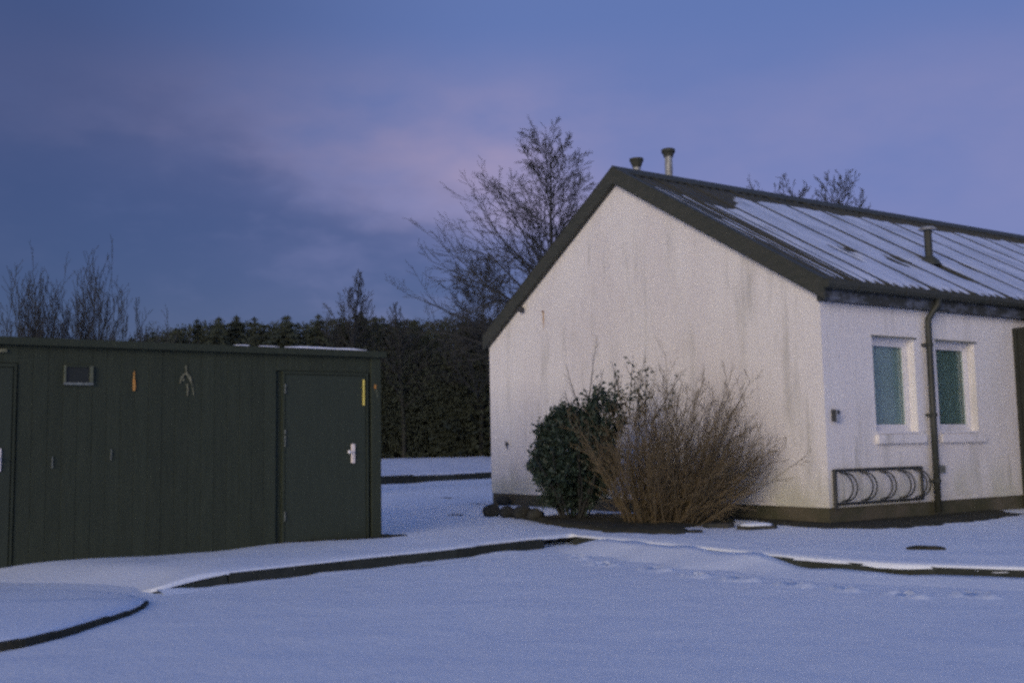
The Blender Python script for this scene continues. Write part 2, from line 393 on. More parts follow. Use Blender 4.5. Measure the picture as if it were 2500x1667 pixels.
tag(drift('snow_drift', pl_, hs, .17, 6.1), 'thin line of snow along the foot of the dark kerb')

# rounded island at the left, its kerb showing as a thin dark line
isl = [(-9, 4.6), (-5, 5.7), (-3.9, 6.25), (-3.24, 6.67), (-3.09, 7.0), (-2.99, 7.49), (-2.93, 8.17), (-2.97, 8.62), (-3.12, 8.98), (-3.40, 9.30), (-3.9, 9.62), (-5, 9.85), (-9, 9.9)]
def smooth_poly(p, n=3):
    for _ in range(n):
        q = [p[0]]
        for a, b in zip(p, p[1:]): q += [(a[0]*.75+b[0]*.25, a[1]*.75+b[1]*.25), (a[0]*.25+b[0]*.75, a[1]*.25+b[1]*.75)]
        p = q + [p[-1]]
    return p
ip = smooth_poly(isl, 3)
mb = MB(); cx, cy = -8.0, 7.6; lv = [(1.0, -.02), (1.0, .045), (.988, .066), (.965, .078), (.92, .092), (.8, .105), (.6, .112), (.3, .115), (.02, .115)]
fadeH = [1 - sstep(8.3, 9.2, p[1])*.75 for p in ip]
for (k, z) in lv:
    for (p, fh) in zip(ip, fadeH):
        x = cx+(p[0]-cx)*k; y = cy+(p[1]-cy)*k
        mb.v.append((x, y, (z*fh if z > 0 else z) + (.010*ns(x*1.2, y*1.6, 8)*(1-k) if k < 1 else 0)))
n = len(ip)
mb.f = [(i*n+j, i*n+j+1, (i+1)*n+j+1, (i+1)*n+j) for i in range(len(lv)-1) for j in range(n-1)]
tag(mb.build('snow_island', M['snow'], smooth=True), 'rounded raised island of snow at the left of the road', kind='structure')
ik = empty('island_kerb', (0, 0, 0)); tag(ik, 'thin dark curved edging around the snowy island', kind='structure')
ep = [Vector((*p, 0)) for p in ip if p[1] < 8.95 and p[0] > -8]
acc = [ep[0]]
for p in ep[1:]:
    if (p-acc[-1]).length > .28: acc.append(p)
for i, (a, b) in enumerate(zip(acc, acc[1:])):
    d = b-a; h = .052 + .018*ns(i*.7, 1.1) - .036*sstep(7.0, 8.8, a.y)
    s_ = MB().cham(-.01, d.length+.004, -.035, .025, -.05, h, .008).build('edging_block', M['soil'], ik)
    s_.location = a; s_.rotation_euler = (0, 0, math.atan2(d.y, d.x))

# far verge: a low kerb, then a bank of snow rising to the wood
mb = MB(); bx = [x*1.0 for x in range(-60, 61)]; bx = sorted(set(bx + [x*.25 for x in range(-40, 30)]))
bd = [0, .05, .15, .4, .9, 1.6, 2.3, 3.2, 4.2, 5.4, 6.8, 8.4, 10.4, 13, 20, 40, 120]; k = len(bd)
def bank_z(x, d):
    return .11 + .31*sstep(0, .3, d) + .44*sstep(.6, 10, d) + .07*ns(x*.8, d*.5, 3)*sstep(1, 5, d) + .03*ns(x*3, d*2, 5) + .8*sstep(12, 120, d)
for x in bx:
    fy = far_y(x)
    for d in bd: mb.v.append((x, fy+d, bank_z(x, d) if d > 0 else .0))
mb.f = [(i*k+j, (i+1)*k+j, (i+1)*k+j+1, i*k+j+1) for i in range(len(bx)-1) for j in range(k-1)]
tag(mb.build('snow_bank', M['snow_old'], smooth=True), 'bank of snow beyond the far kerb, below the dark wood', kind='structure')
fk = empty('far_kerb', (0, 0, 0)); tag(fk, 'dark kerb line across the snow between the shed and the house', kind='structure')
pts = resample([(-7.5, 40.2-8.25), (3, 43.5)], 1.0)
for i, (a, b) in enumerate(zip(pts, pts[1:])):
    d = b-a
    s_ = MB().cham(0, d.length-.02, -.12, .05, -.05, .30+.05*ns(i*1.3, .5), .03).build('kerb_stone', M['kerb'], fk); s_.location = (a.x, a.y, .06); s_.rotation_euler = (0, 0, math.atan2(d.y, d.x))
for i, (a, b) in enumerate(zip(pts, pts[1:])):
    if i in (0, 1, 2, 3, 4, 6): 
        d = b-a; o = a + Vector((-.73, .68, 0))*2.6
        s_ = MB().cham(.05, d.length*(.9 if i < 4 else .5), -.08, .08, -.1, .09, .02).build('path_edging', M['kerb'], fk); s_.location = (o.x, o.y, bank_z(o.x, o.y-far_y(o.x))+.02); s_.rotation_euler = (0, 0, math.atan2(d.y, d.x))

# ------------------------------------------------------------------ house
TH = .5869; HC = (4.0931, 13.9, 0)
house = empty('house', HC, TH)
tag(house, 'white rendered house with dark snowy metal roof and gable end facing left', 'house')
WD, LEN, ZP, ZE, ZA, ZR, SL = 8.2, 15.0, .353, 3.184, 5.58, 5.813, .585
def roofz(y): return ZR - SL*abs(y-WD/2)
def ruled(o): return o
WIN = [(1.034, 1.955), (2.459, 3.400)]; WZ0, WZ1 = 1.335, 2.64
# walls
mb = MB(); mb.prism([(0, ZP), (WD, ZP), (WD, ZE+.02), (WD/2, ZA+.02), (0, ZE+.02)], 0, 0, .28)
gable = mb.build('gable_wall', M['wall'], house)
mb = MB(); zt = ZE+.02; cuts = [.281] + [v for w_ in WIN for v in w_] + [LEN]
for i in range(len(cuts)-1):
    a, b = cuts[i], cuts[i+1]
    if (a, b) in WIN:
        mb.box(a, b, 0, .28, ZP, WZ0); mb.box(a, b, 0, .28, WZ1, zt)
    else: mb.box(a, b, 0, .28, ZP, zt)
mb.build('side_wall', M['wall'], house)
MB().box(.281, LEN, WD-.28, WD, ZP, zt).build('rear_wall', M['wall'], house)
MB().prism([(.281, ZP), (WD-.281, ZP), (WD-.281, ZE), (WD/2, ZA-.15), (.281, ZE)], 0, LEN-.28, LEN-.001).build('end_wall', M['wall'], house)
mb = MB(); q = .015
mb.box(q, LEN, q, WD-q, -.15, ZP-.001); mb.build('plinth', M['plinth'], house)
# roof deck: two sloping slabs
def slab(y0, y1, x0, x1, off0, off1):
    return MB().prism([(y0, roofz(y0)+off0), (y1, roofz(y1)+off0), (y1, roofz(y1)+off1), (y0, roofz(y0)+off1)], 0, x0, x1)
near = slab(-.16, WD/2, -.08, LEN+.1, -.09, -.02).build('roof', M['roof'], house)
slab(WD/2+.001, WD+.04, -.08, LEN+.1, -.09, -.02).build('roof', M['roof'], house)
# sheet ribs and lapped seams on the near slope
yl0, yl1 = -.155, WD/2-.12
Ls = math.hypot(yl1-yl0, SL*(yl1-yl0)); ang = math.atan(SL)
ribm = MB().prism([(-.022, 0), (.022, 0), (.012, .022), (-.012, .022)], 1, 0, Ls)
ribm = ribm.mesh('rib', M['roof']); seamm = MB().prism([(-.016, 0), (.016, 0), (.012, .040), (-.012, .040)], 1, 0, Ls).mesh('seam', M['roof'])
SEAMS = [.10 + 1.0*i for i in range(-0, 15)]
SEAMS = [.62, 1.38, 2.42, 3.38, 4.34, 5.32, 6.3, 7.28, 8.26, 9.24, 10.22, 11.2, 12.18, 13.16, 14.14]
z0 = roofz(yl0)-.021
for x in SEAMS: put('seam', seamm, near, (x, yl0, z0), (ang, 0, 0))
x = .06
while x < LEN:
    if all(abs(x-s_) > .07 for s_ in SEAMS) : put('rib', ribm, near, (x, yl0, z0), (ang, 0, 0))
    x += .192
# snow lying between the seams, one sheet per bay
def snow_h(x, y):
    h = .036 + .012*ns(x*1.1, y*.8, 2) + .008*ns(x*5, y*2.4, 6)
    top = WD/2 - .55 - .25*sstep(2.6, 1.2, x) if False else WD/2 - .50
    top += .18*ns(x*2.2, 3.1) - 1.5*(1-sstep(.7, 2.3, x))*sstep(0, 1, x/2.0)
    h -= .09*sstep(top-.18, top+.06, y)
    h -= .07*(1-sstep(-.10, .08, y))*(.6+.8*ns(x*3, 1.7)+.4)
    # bare strips next to the verge
    strip = (1-sstep(.7, 1.45, x))
    h -= .050*strip*(1 if (x < .70) else .95)*(.55+.9*abs(ns(x*9, y*.25, 4)))
    # melt below the roof vent and a few thin spots
    for (mx_, my_, rx, ry) in ((4.30, 1.0, .16, .42), (2.20, 1.20, .07, .16), (1.98, 1.12, .05, .22), (2.36, 1.38, .06, .10), (3.10, 1.06, .07, .15), (3.42, 1.2, .10, .12), (5.35, 1.2, .08, .14), (3.25, .9, .04, .12)):
        q_ = ((x-mx_)/rx)**2 + ((y-my_)/ry)**2
        if q_ < 4: h -= .085*math.exp(-q_*.9)
    return h
edges = [-.02] + SEAMS + [LEN+.05]
for a, b in zip(edges, edges[1:]):
    b_ = MB(); nxc = max(4, int((b-a)/.045)); nyc = 120; rows = []
    for i in range(nxc+1):
        x = a+.020 + (b-a-.040)*i/nxc; row = []
        for j in range(nyc+1):
            y = yl0+.02 + (yl1-yl0-.04)*j/nyc; h = snow_h(x, y)
            if i in (0, nxc): h = min(h, .020)
            row.append((x, y, h))
        rows.append(row)
    idx = {}
    for i in range(nxc):
        for j in range(nyc):
            cs = [(i, j), (i+1, j), (i+1, j+1), (i, j+1)]
            if max(rows[p][q_][2] for p, q_ in cs) <= 0: continue
            fc = []
            for (p, q_) in cs:
                if (p, q_) not in idx:
                    x, y, h = rows[p][q_]; idx[(p, q_)] = len(b_.v); b_.v.append((x, y, roofz(y)-.021+max(-.004, h)))
                fc.append(idx[(p, q_)])
            b_.f.append(tuple(fc))
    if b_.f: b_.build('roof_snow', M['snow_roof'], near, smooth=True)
# ridge cap, barge boards, gutter, fascia
MB().prism([(WD/2-.20, roofz(WD/2-.20)+.030), (WD/2, ZR+.055), (WD/2+.20, roofz(WD/2+.20)+.030), (WD/2+.20, roofz(WD/2+.2)+.002), (WD/2, ZR+.02), (WD/2-.20, roofz(WD/2-.2)+.002)], 0, -.12, LEN+.12).build('ridge_cap', M['trim'], near)
for (y0, y1) in ((-.18, WD/2), (WD/2, WD+.05)):
    MB().prism([(y0, roofz(y0)+.02), (y1, roofz(y1)+.02), (y1, roofz(y1)-.245), (y0, roofz(y0)-.245)], 0, -.125, -.085).build('barge_board', M['trim'], house)
    MB().prism([(y0, roofz(y0)+.038), (y1, roofz(y1)+.038), (y1, roofz(y1)+.021), (y0, roofz(y0)+.021)], 0, -.13, .015).build('verge_flashing', M['trim'], near)
    MB().prism([(y0+.02, roofz(y0+.02)-.225), (y1-.02, roofz(y1-.02)-.225), (y1-.02, roofz(y1-.02)-.205), (y0+.02, roofz(y0+.02)-.205)], 0, -.084, -.003).build('soffit', M['trim'], house)
ez = roofz(-.16)
MB().box(-.06, LEN, -.125, -.002, ez-.255, ez-.105).build('fascia', M['peel'], house)
gut = MB().prism([(-.128, ez-.10), (-.15, ez-.115), (-.235, ez-.10), (-.262, ez-.055), (-.262, ez+.002), (-.250, ez+.002), (-.250, ez-.05), (-.14, ez-.085), (-.128, ez-.05)], 0, -.10, LEN).build('gutter', M['trim'], house)
MB().prism([(-.128, ez-.10), (-.262, ez-.10), (-.262, ez+.004), (-.128, ez+.004)], 0, -.118, -.101).build('end_cap', M['trim'], gut)
for x in [.5+1.0*i for i in range(14)]:
    MB().box(x, x+.03, -.268, -.263, ez-.11, ez+.006).build('gutter_clip', M['blackpipe'], gut)
# downpipe with swan neck
dp = MB().tube([(2.31, -.20, ez-.09), (2.305, -.18, ez-.19), (2.25, -.12, ez-.30), (2.21, -.085, ez-.38), (2.20, -.08, ez-.46), (2.195, -.08, 1.6), (2.19, -.08, .20)], .046, 10).build('downpipe', M['blackpipe'], house, smooth=True)
for z in (2.55, 1.55, .62):
    MB().box(2.195-.075, 2.195+.075, -.10, -.001, z, z+.035).build('pipe_bracket', M['blackpipe'], dp)
    MB().lathe([(.056, 0), (.056, .05)], 10, (2.195, -.08, z-.005)).build('pipe_collar', M['blackpipe'], dp)
MB().box(2.28, 2.42, -.075, -.001, .745, .85).build('pipe_outlet_box', M['bracketgrey'], house)
# windows
for wi, (a, b) in enumerate(WIN):
    w_ = empty('window', (0, 0, 0)); w_.parent = house
    yf, fw = .115, .062
    fr_ = MB()
    fr_.box(a+.002, a+fw, yf, yf+.06, WZ0+.002, WZ1-.002); fr_.box(b-fw, b-.002, yf, yf+.06, WZ0+.002, WZ1-.002)
    fr_.box(a+fw, b-fw, yf, yf+.06, WZ0+.002, WZ0+fw+.01); fr_.box(a+fw, b-fw, yf, yf+.06, WZ1-fw-.012, WZ1-.002)
    fr_.build('frame', M['frame'], w_)
    sa, sb, s0, s1 = a+fw+.001, b-fw-.001, WZ0+fw+.011, WZ1-fw-.013
    sash = MB(); sash.box(sa, sa+.03, yf+.012, yf+.05, s0, s1); sash.box(sb-.03, sb, yf+.012, yf+.05, s0, s1); sash.box(sa+.03, sb-.03, yf+.012, yf+.05, s0, s0+.03); sash.box(sa+.03, sb-.03, yf+.012, yf+.05, s1-.03, s1)
    sash.build('sash', M['frame'], w_)
    MB().box(sa+.028, sb-.028, yf+.028, yf+.034, s0+.028, s1-.028).build('pane', M['glass'], w_)
    # roller blind hanging behind the pane
    bl = MB(); k = 14
    for i in range(k+1):
        x = sa - .03 + (sb-sa+.06)*i/k; d_ = .012*math.sin(i*1.3)
        bl.v += [(x, yf+.075+d_*.4, s0-.05), (x, yf+.075+d_*.4, s1+.05)]
    bl.f = [(2*i, 2*i+2, 2*i+3, 2*i+1) for i in range(k)]
    bl.build('blind', M['blind' if wi == 0 else 'blind2'], w_, smooth=True)
    MB().box(a+.001, b-.001, -.012, yf-.001, WZ0-.028, WZ0+.001).build('inner_sill', M['frame'], w_)
    MB().cham(a-.045, b+.10, -.065, -.001, WZ0-.165, WZ0-.04, .008).build('sill', M['wall'], w_)
    MB().box(a-.02, b+.04, -.022, -.001, WZ1+.001, WZ1+.022).build('head_drip', M['bracketgrey'], w_)
# wall box near the corner
bx_ = MB().cham(.13, .215, -.075, -.001, 1.475, 1.635, .006).build('wall_box', M['box'], house)
MB().box(.122, .129, -.075, -.001, 1.475, 1.635).build('box_side', M['boxdark'], bx_)
MB().cham(.148, .197, -.083, -.0755, 1.575, 1.62, .003).build('box_lens', M['boxdark'], bx_)
# small lamp, rusty bolt and stub on the gable
lm = MB().lathe([(.03, 0), (.055, .02), (.06, .06), (.045, .10), (.01, .12)], 10).build('gable_lamp', M['boxdark'], house); lm.location = (-.07, 6.96, 3.735)
MB().box(-.05, -.001, 6.95, 6.97, 3.78, 3.80).build('lamp_arm', M['boxdark'], lm).location = (.07, -6.96, -3.735)
M['rust'] = mat('rust', (.42, .22, .06), (.62, .50, .36), scale=7, rough=.9, stretch=(1, 1, .35))
bolt = MB().box(-.03, -.001, 6.325, 6.35, 3.675, 3.70).build('rusty_bolt', mat('rust_dark', (.16, .07, .03)), house)
mb = MB(); k = 10
for i in range(k+1):
    t = i/k; w_ = .030*(1-t*.75)*(1+.3*ns(i*.9, 3)); z = 3.674-.30*t; yy = 6.338+.006*ns(i*.5, 8)
    mb.v += [(-.003, yy-w_, z), (-.003, yy+w_, z)]
mb.f = [(2*i, 2*i+1, 2*i+3, 2*i+2) for i in range(k)]
mb.build('rust_streak', M['rust'], bolt)
st = MB(); st.tube([(-.002, 7.60, 1.30), (-.06, 7.575, 1.285), (-.07, 7.54, 1.30)], [.03, .022, .016], 6); st.tube([(-.05, 7.58, 1.285), (-.06, 7.55, 1.23), (-.05, 7.545, 1.19)], [.016, .012, .006], 5); st.tube([(-.03, 7.60, 1.30), (-.05, 7.63, 1.36)], [.014, .006], 5)
st.build('broken_cable_stub', M['boxdark'], house)
# flues on the ridge and the vent on the near slope
def vent(name, x, y, z0_, h, r, cap, capm, pm, label):
    p = MB().lathe([(r, 0), (r, h)], 12).build(name, pm, house, smooth=False); p.location = (x, y, z0_); p['label'] = label
    MB().lathe(cap, 12).build('cowl', capm, p).location = (0, 0, h)
    return p
vent('short_flue', .66, 4.38, 5.62, .42, .070, [(.072, -.04), (.11, .06), (.125, .085), (.125, .115), (.05, .13)], M['trim'], M['flue'], 'short flue with wide mushroom cowl')
p = vent('tall_flue', 1.44, 4.42, 5.62, .72, .070, [(.085, -.03), (.098, .02), (.125, .055), (.125, .10), (.09, .115), (.03, .125)], M['trim'], M['flue'], 'tall pale flue with black cap')
fl = vent('roof_vent', 4.25, 1.25, 4.05, .64, .062, [(.135, -.01), (.145, .015), (.10, .045), (.03, .06)], M['flue'], M['blackpipe'], 'dark vent pipe standing through the roof snow')
MB().lathe([(.20, 0.0), (.15, .09), (.075, .16)], 12).build('flashing', M['trim'], fl).location = (0, 0, .03)
# cowl of the short flue: a cone below the rim
# ------------------------------------------------------------------ dark timber porch at the right end of the side wall
porch = empty('porch', (0, 0, 0)); porch.parent = None
porch.location = HC; porch.rotation_euler = (0, 0, TH)
tag(porch, 'dark timber clad porch against the white side wall at right edge', 'porch')
px0, px1, py0 = 4.42, 7.4, -1.9
MB().box(px0+.02, px1, py0, -.003, .02, 2.92).build('wall', M['timber'], porch)
y = py0 + .0
while y < -.02:
    y1 = min(y+.135, -.006)
    MB().cham(px0, px0+.019, y+.004, y1-.004, .03, 2.915, .004).build('board', M['timber'], porch); y += .14
x = px0+.021
while x < px1-.1:
    MB().cham(x+.003, x+.137, py0-.02, py0-.001, .03, 2.915, .004).build('board', M['timber'], porch); x += .14
MB().box(px0-.08, px1+.08, py0-.10, -.30, 2.925, 2.99).build('roof', M['trim'], porch)

# ------------------------------------------------------------------ bike rack on the side wall
rack = empty('bike_rack', HC, TH); tag(rack, 'black steel bicycle rack fixed low on the white side wall', 'bike rack')
r0, r1, zb, zt_ = .085, 1.92, .40, .835
for (n_, a, b, w_) in (('top_bar', (r0, -.035, zt_), (r1, -.035, zt_), .020), ('bottom_bar', (r0, -.035, zb), (r1, -.035, zb), .018), ('end_post', (r0, -.035, zb-.06), (r0, -.035, zt_), .026), ('end_post', (r1, -.035, zb), (r1, -.035, zt_), .020)):
    MB().tube([a, b], w_, 8).build(n_, M['rack'], rack)
for x in (r0, r1):
    for z in (zb, zt_): MB().tube([(x, -.03, z), (x, -.001, z)], .014, 6).build('wall_fixing', M['rack'], rack)
for i in range(5):
    for j in range(2):
        x = .20 + .40*i + .085*j - (0.05 if i == 4 else 0); k = 14; pts = [(x, -.04, zt_-.005)]
        for q_ in range(k+1):
            t = q_/k; z = zt_-.03 - (zt_-zb-.06)*t; d_ = .04 + .19*(math.sin(math.pi*t)**.45)
            pts.append((x, -d_, z))
        pts.append((x, -.04, zb+.005))
        MB().tube(pts, .0105, 6).build('hoop', M['rack'], rack, smooth=True)

# ------------------------------------------------------------------ shed
SA = Vector((-1.664, 13.273, 0)); SLEN, SDEP, SH = 6.4, 2.6, 2.42
shed = empty('shed', SA, TH); tag(shed, 'long dark boarded shed with flat snowy roof at the left', 'shed')
MB().box(-SLEN, -.03, .045, SDEP, .05, SH-.03).build('body', M['board'], shed)
DOORS = [(-1.262, -.20, 2.13), (-5.15, -4.22, 2.13)]
rg = random.Random(11)
x = -SLEN
bw = .148
while x < -.16:
    x1 = x+bw
    indoor = [d for d in DOORS if x1 > d[0]-.03 and x < d[1]+.03]
    z0_ = .06 + rg.uniform(-.01, .015); z1_ = SH-.05
    dz = rg.uniform(0, .004)
    if indoor: z0_ = indoor[0][2]+.045
    MB().cham(x+.0006, x1-.0006, .012-dz, .044, z0_, z1_, .003).build('board', M['board'], shed)
    x += bw
MB().cham(-.135, 0, -.012, .12, .05, SH-.04, .006).build('corner_post', M['board'], shed)
MB().box(-SLEN-.1, .06, -.04, SDEP+.1, SH-.028, SH+.018).build('roof', M['trim'], shed)
MB().box(-SLEN-.1, .06, -.060, -.041, SH-.055, SH+.024).build('fascia', M['board'], shed)
y = .13
while y < SDEP-.1:
    MB().cham(-.029, -.006, y+.004, y+.144, .06, SH-.03, .004).build('board', M['board'], shed); y += .148
MB().box(-SLEN+.2, .02, .02, SDEP, -.02, .055).build('base', M['soil'], shed)
for di, (a, b, t) in enumerate(DOORS):
    d = empty('door', (0, 0, 0)); d.parent = shed
    MB().box(a-.028, a-.002, -.004, .044, .07, t+.04).build('door_jamb', M['board'], d); MB().box(b+.002, b+.028, -.004, .044, .07, t+.04).build('door_jamb', M['board'], d)
    MB().box(a-.001, b+.001, -.004, .044, t+.004, t+.04).build('door_head', M['board'], d)
    MB().cham(a+.004, b-.004, .004, .044, .085, t, .005).build('door_leaf', M['door'], d)
    hx = -.385 if di == 0 else -4.345
    MB().cham(hx-.024, hx+.030, -.016, .003, 1.055, 1.295, .008).build('handle_plate', M['handle'], d)
    kn = MB(); kn.tube([(hx-.002, -.016, 1.195), (hx-.002, -.05, 1.195), (hx-.07, -.055, 1.195)], .010, 6); kn.build('lever', M['handle'], d)
    sp_ = MB(); sp_.lathe([(.004, -.022), (.017, -.014), (.021, 0), (.017, .014), (.004, .022)], 10); o = sp_.build('knob', M['knob'], d, smooth=True); o.location = (hx-.072, -.06, 1.195)
    MB().tube([(hx, -.0165, 1.115), (hx, -.018, 1.115)], .008, 6).build('keyhole', M['boxdark'], d)
    if di == 0:
        for (z, l) in ((1.42, .05), (1.27, .13), (.40, .11), (1.90, .11)):
            MB().tube([(a-.0, -.010, z), (a-.0, -.010, z+l)], .008, 6).build('hinge', M['thinmetal'], d)
MB().box(-.190, -.168, -.0165, -.006, 1.765, 2.085).build('yellow_strip', M['yellow'], shed).location = (-.06, 0, 0)
MB().box(-.092, -.070, -.0165, -.0125, 1.975, 2.03).build('orange_sticker', M['orange'], shed)
tr_ = MB(); tr_.box(-.07, -.055, -.0155, -.0125, 1.92, 1.965); tr_.box(-.06, -.045, -.0155, -.0125, 1.87, 1.91); tr_.build('sticker_scrap', M['paleframe'], shed)
MB().lathe([(.012, 0), (.012, .006)], 8).build('screw_head', M['thinmetal'], shed).location = (-.085, -.02, 1.62)
# small window high up
sw = empty('window', (0, 0, 0)); sw.parent = shed
MB().box(-3.735, -3.715, -.022, .011, 1.985, 2.165).build('frame', M['paleframe'], sw); MB().box(-3.475, -3.440, -.022, .011, 1.985, 2.165).build('frame', M['paleframe'], sw)
MB().box(-3.735, -3.440, -.024, .011, 1.958, 1.984).build('frame', M['thinmetal'], sw); MB().box(-3.714, -3.476, -.018, .011, 2.150, 2.166).build('frame', M['board'], sw)
MB().box(-3.7145, -3.4755, -.006, .003, 1.985, 2.1495).build('pane', mat('dark_pane', (.030, .036, .032), rough=.35, spec=.2), sw); 
MB().box(-3.7145, -3.4755, .0032, .0036, 1.985, 2.1495).build('backing', M['boxdark'], sw)
# orange marker, scuffed sticker, bolts
mb = MB(); mb.prism([(-.010, 0), (.014, 0), (.018, .06), (.008, .15), (.002, .225), (-.006, .20), (-.013, .08)], 1, -.004, 0); o = mb.build('orange_marker', M['orange'], shed); o.location = (-3.01, -.001, 1.905)
mb = MB()
for (a, b, w_) in (((-.004, .21), (.004, .13), .009), ((-.055, .05), (-.03, .10), .016), ((-.03, .10), (.004, .135), .010), ((.0, .13), (.03, .09), .018), ((.03, .09), (.058, .035), .020), ((-.05, .055), (-.015, .04), .014), ((.055, .03), (.075, -.02), .008), ((.012, .0), (.024, -.06), .012), ((.024, -.06), (.016, -.13), .008), ((.075, -.03), (.09, -.13), .006), ((-.06, .05), (-.065, .0), .006)):
    d_ = Vector((b[0]-a[0], b[1]-a[1])).normalized(); n_ = Vector((-d_.y, d_.x))*w_
    mb.quad((a[0]-n_.x, 0, a[1]-n_.y), (b[0]-n_.x*.6, 0, b[1]-n_.y*.6), (b[0]+n_.x*.6, 0, b[1]+n_.y*.6), (a[0]+n_.x, 0, a[1]+n_.y))
pk = mb.build('peeling_sticker', M['pale'], shed); pk.location = (-2.44, -.002, 1.99)
so = pk.modifiers.new('s', 'SOLIDIFY'); so.thickness = .003
for (x, z, l) in ((-3.236, 1.15, .12), (-3.827, 1.08, .12)): MB().tube([(x, -.004, z), (x, -.004, z+l)], .006, 6).build('bolt', M['thinmetal'], shed)
MB().cham(-4.46, -4.29, -.02, .011, 2.28, 2.32, .006).build('pale_plate', M['pale'], shed)
# snow lip on the roof edge
for (a, b, t) in ((-1.30, -.22, .026), (-1.92, -1.72, .018), (-1.62, -1.36, .010)):
    b_ = MB(); k = max(6, int((b-a)/.06)); prof = [(-.070, .0), (-.073, .5), (-.05, .92), (.03, 1.05), (.6, 1.1), (2.4, 1.0)]
    for i in range(k+1):
        t_ = i/k; e_ = min(1, min(t_, 1-t_)*5); x = a+(b-a)*t_
        for (yy, hh) in prof: b_.v.append((x, yy, SH+.0245+hh*t*(.35+.65*e_)*(1+.55*ns(x*2.3, 7)+.2*ns(x*9, 2))))
    m_ = len(prof); b_.f = [(i*m_+j, (i+1)*m_+j, (i+1)*m_+j+1, i*m_+j+1) for i in range(k) for j in range(m_-1)]
    b_.build('roof_snow', M['snow_old'], shed, smooth=True)

# ------------------------------------------------------------------ bed, stones and bare ground by the house
def patch(name, outline, lift, material, label, amp=.03, seed=0., rel=None):
    cx = sum(p[0] for p in outline)/len(outline); cy = sum(p[1] for p in outline)/len(outline)
    pts = []
    m_ = len(outline)
    for i in range(m_):
        a, b = outline[i], outline[(i+1) % m_]; k = max(2, int(math.hypot(b[0]-a[0], b[1]-a[1])/.07))
        for q_ in range(k):
            t = q_/k; pts.append((a[0]+(b[0]-a[0])*t, a[1]+(b[1]-a[1])*t))
    b_ = MB(); n_ = len(pts); lev = [1.0, .96, .9, .78, .62, .45, .28, .1]
    for li, k in enumerate(lev):
        for i, p in enumerate(pts):
            j = 1 + .06*ns(p[0]*4, p[1]*4, seed) + .05*ns(p[0]*11, p[1]*11, seed)
            x = cx+(p[0]-cx)*k*j; y = cy+(p[1]-cy)*k*j
            z = pave_z(x, y) + (-.03 if li == 0 else lift*min(1, li/2.) + amp*ns(x*6, y*6, seed+3)*.5 + amp*.5*ns(x*15, y*15, seed))
            b_.v.append((x, y, z))
    for l in range(len(lev)-1):
        for i in range(n_):
            j = (i+1) % n_; b_.f.append((l*n_+i, l*n_+j, (l+1)*n_+j, (l+1)*n_+i))
    o = b_.build(name, material, smooth=True); tag(o, label, kind='structure'); return o
patch('soil_bed', [(.0, 16.3), (.40, 15.0), (.66, 14.2), (1.2, 13.25), (1.9, 12.75), (2.15, 12.95), (2.05, 13.6), (2.7, 14.3), (3.1, 14.6), (2.4, 15.9), (1.4, 16.6), (.6, 16.5)], .05, M['soil'], 'dark bare soil under the two bushes by the gable', seed=1.)
patch('bare_soil', [(3.30, 14.75), (3.35, 13.95), (3.62, 13.35), (4.1, 13.05), (4.75, 12.98), (5.5, 13.55), (6.4, 14.30), (7.4, 15.3), (7.2, 15.9), (5.6, 14.9), (4.15, 13.95), (3.0, 15.6), (2.3, 16.6), (2.1, 16.3)], .022, M['soil'], 'bare dark ground along the foot of the house wall', amp=.02, seed=4.)
patch('shed_foot', [(-6.9, 10.25), (-4.4, 11.75), (-1.55, 13.15), (-1.25, 13.45), (-1.5, 13.75), (-4, 12.3), (-6.9, 10.5)], .010, M['soil'], 'dark strip on the ground at the foot of the shed', amp=.012, seed=6.)  # thin dark strip laid on the ground along the shed front
def rock(seed, r, flat=.75):
    b_ = MB(); n1_, n2_ = 10, 6
    for j in range(n2_+1):
        ph = math.pi*j/n2_
        for i in range(n1_):
            t = 2*math.pi*i/n1_; d = Vector((math.sin(ph)*math.cos(t), math.sin(ph)*math.sin(t), math.cos(ph)))
            k = r*(1+.30*noise.noise(d*1.6+Vector((seed, 0, seed))))
            b_.v.append((d.x*k, d.y*k, d.z*k*flat))
    b_.f = [(j*n1_+i, j*n1_+(i+1) % n1_, (j+1)*n1_+(i+1) % n1_, (j+1)*n1_+i) for j in range(n2_) for i in range(n1_)]
    return b_
STN = [((-.36, 16.82), .150, 'leftmost dark edging stone in the snow before the gable'), ((-.12, 16.52), .135, 'second dark edging stone from the left before the gable'), ((.10, 16.25), .150, 'third dark edging stone from the left before the gable'),
       ((.30, 15.75), .13, 'dark edging stone at the left tip of the soil bed'), ((-.22, 20.1), .13, 'small dark stone alone beside the left end of the plinth')]
for i, ((x, y), r_, lb) in enumerate(STN):
    o = rock(i*2.7, r_).build('edging_stone', M['stone'], smooth=True, loc=(x, y, pave_z(x, y)+r_*.55))
    tag(o, lb or 'dark edging stone along the front of the soil bed', 'stone', 'edging stones around the soil bed')
